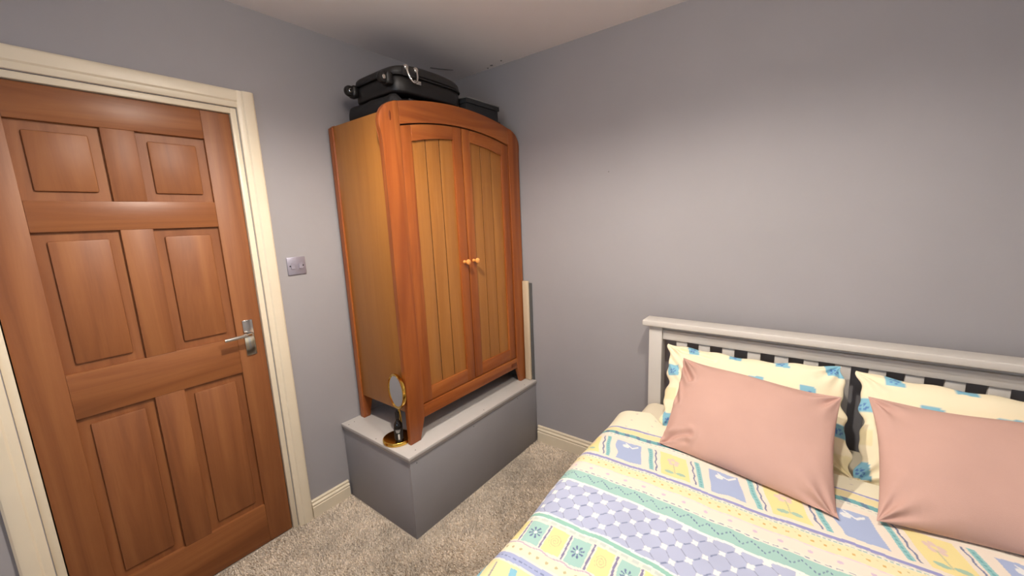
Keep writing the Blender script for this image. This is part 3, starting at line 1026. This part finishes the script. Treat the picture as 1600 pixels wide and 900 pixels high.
def pillow_print(seed):
    def f(X, Y):
        C = np.empty(X.shape + (3,))
        C[:] = np.array(lin(250, 238, 205)[:3])
        def put(mk, col, a=1.0):
            m_ = (mk.astype(float) * a)[..., None]
            C[:] = C * (1 - m_) + col * m_
        nn = vnoise(X * 40, Y * 40, seed) * .003
        # staggered rows of sky-blue squares, a little blue flower in each, pale yellow between
        row = np.round((.178 - Y) / .112)
        gy = Y - (.178 - .112 * row) + nn
        off = np.where(row % 2 == 0, -.205, -.285)
        gx = (X - off + .0825 + nn) % .165 - .0825
        sq = (np.abs(gx + .15 * gy) < .024) & (np.abs(gy) < .026)
        put(sq, AQUA)
        r, t = np.hypot(gx, gy + .006), np.arctan2(gy + .006, gx)
        put(sq & (r < .013) & (r > .004) & (np.cos(t * 5) > -.3), np.array(lin(92, 130, 190)[:3]))
        g2 = (X - off) % .165 - .0825
        put((np.abs(g2) < .026) & (np.abs(gy) < .028) & (row > 1), YEL, .45)
        return C
    return f


# patterned pillows leaning on the headboard
p1 = cushion('pillow', .64, .40, .12, (1.788, -.275, .718), (1, -.03, .02), (-.09, .60, .70), M['pillow'], pillow_print(8), pinch=.010,
             nu=150, nv=110, seed=4, sag=.01, wr=.011, wave=.006, rest=.5575, crease=((-.30, .12, -.22, .02, .010, .010), (-.26, .17, -.12, .14, .008, .008)))
tag(p1, 'cream pillow with sky blue squares leaning on the left half of the headboard', 'pillow', 'pillows at the bed head')
p2 = cushion('pillow', .60, .40, .12, (2.430, -.275, .720), (1, .03, -.01), (0, .60, .70), M['pillow'], pillow_print(8), pinch=.012,
             nu=110, nv=90, seed=9, sag=.01, wr=.010, wave=.006, rest=.5575)
tag(p2, 'cream pillow with sky blue squares on the right half of the headboard', 'pillow', 'pillows at the bed head')
# dusty pink cushions in front
q1 = cushion('cushion', .54, .41, .14, (1.812, -.492, .726), (1, -.20, -.02), (.0, .80, .60), M['pink'], None, pinch=.016, seed=2, wr=.013, rest=.612,
             crease=((-.255, .165, -.20, .085, .010, .013), (-.262, .06, -.235, -.02, .008, .008), (-.25, -.17, -.16, -.13, .010, .010), (-.25, -.185, -.17, -.16, .008, .008)))
tag(q1, 'dusty pink cushion with gathered corners resting against the left patterned pillow', 'cushion', 'pink cushions on the bed')
q2 = cushion('cushion', .50, .40, .14, (2.40, -.48, .730), (1, .10, 0), (-.03, .80, .60), M['pink'], None, pinch=.018, seed=6, wr=.012, rest=.612)
tag(q2, 'dusty pink cushion in front of the pillow on the right half of the bed', 'cushion', 'pink cushions on the bed')

# ------------------------------------------------------------------ carpet pile (uncountable tufts)
def carpet():
    n = 150000
    x = rng.uniform(.0, 1.335, n)
    y = rng.uniform(-2.15, -.0, n)
    ok = ~((x < BX) & (y > BY)) & (y > -2.35 + .0 * x)
    x, y = x[ok], y[ok]
    n = len(x)
    h = rng.uniform(.005, .009, n) * (1 + .25 * vnoise(x * 25, y * 25, 3))
    ang = rng.uniform(0, 6.28, n)
    lean = rng.uniform(.2, .9, n) * h
    la = 3.4 + 1.2 * vnoise(x * 6, y * 6, 5) + rng.normal(0, .8, n)
    wd_ = rng.uniform(.0018, .0032, n)
    bx, by = np.cos(ang) * wd_, np.sin(ang) * wd_
    tx, ty = x + np.cos(la) * lean, y + np.sin(la) * lean
    V = np.zeros((n, 4, 3))
    V[:, 0] = np.stack([x - bx, y - by, np.full(n, .0003)], -1)
    V[:, 1] = np.stack([x + bx, y + by, np.full(n, .0003)], -1)
    V[:, 2] = np.stack([tx + bx * .7, ty + by * .7, h], -1)
    V[:, 3] = np.stack([tx - bx * .7, ty - by * .7, h], -1)
    me = bpy.data.meshes.new('carpet_pile')
    me.vertices.add(n * 4)
    me.vertices.foreach_set('co', V.reshape(-1).astype(np.float32))
    me.loops.add(n * 4)
    me.loops.foreach_set('vertex_index', np.arange(n * 4, dtype=np.int32))
    me.polygons.add(n)
    me.polygons.foreach_set('loop_start', np.arange(0, n * 4, 4, dtype=np.int32))
    me.polygons.foreach_set('loop_total', np.full(n, 4, dtype=np.int32))
    me.update(calc_edges=True)
    base = np.array(lin(226, 213, 196)[:3])
    k = 1 + .16 * vnoise(x * 13, y * 13, 21) + .10 * vnoise(x * 45, y * 45, 22) + rng.normal(0, .14, n)
    c = base[None] * np.clip(k, .45, 1.6)[:, None]
    c4 = np.ones((n, 4, 4), np.float32)
    c4[:, :, :3] = c[:, None]
    at = me.attributes.new('print', 'FLOAT_COLOR', 'POINT')
    at.data.foreach_set('color', c4.reshape(-1))
    o = finish('carpet_pile', me, M['pile'], smooth=0)
    tag(o, 'beige grey short pile carpet between the bulkhead and the bed', 'carpet', kind='stuff')
carpet()

# ------------------------------------------------------------------ ceiling spot bar (above the frame)
mid_ = (BULBS[0] + BULBS[1]) / 2
lp = empty('ceiling_spot_bar', (mid_.x, mid_.y, H), 'white ceiling bar lamp with two frosted glass spotlights above the room', 'lamp')
dirv = (BULBS[1] - BULBS[0]).normalized()
tube('bar', [BULBS[0] - dirv * .08 + Vector((0, 0, .125)), BULBS[1] + dirv * .08 + Vector((0, 0, .125))], .014, M['socket'], lp, seg=14)
lathe('ceiling_rose', [(0, -.001), (.06, -.001), (.06, -.018), (.05, -.026), (0, -.026)], (mid_.x, mid_.y, H), M['socket'], lp)
for bpos, w in zip(BULBS, BULB_W):
    tube('arm', [bpos + Vector((0, 0, .125)), bpos + Vector((0, 0, .07))], .007, M['chrome'], lp)
    lathe('spot_cup', [(0, .075), (.03, .075), (.045, .055), (.052, .006), (.050, .006), (.043, .052), (.028, .070), (0, .070)], bpos, M['cup'], lp, seg=32)
    lathe('bulb', [(0, .008), (.020, .010), (.034, .016), (.038, .026), (.030, .05), (0, .06)], bpos, M['bulb'], lp, seg=24)
    ld = bpy.data.lights.new('spot_light', 'SPOT')
    ld.energy = w
    ld.color = LAMP_COL
    ld.shadow_soft_size = .028
    ld.spot_size = math.radians(164)
    ld.spot_blend = .6
    lo_ = bpy.data.objects.new('spot_light', ld)
    COL.objects.link(lo_)
    lo_.parent = lp
    lo_.location = bpos + Vector((0, 0, -.025)) - BASE[lp]
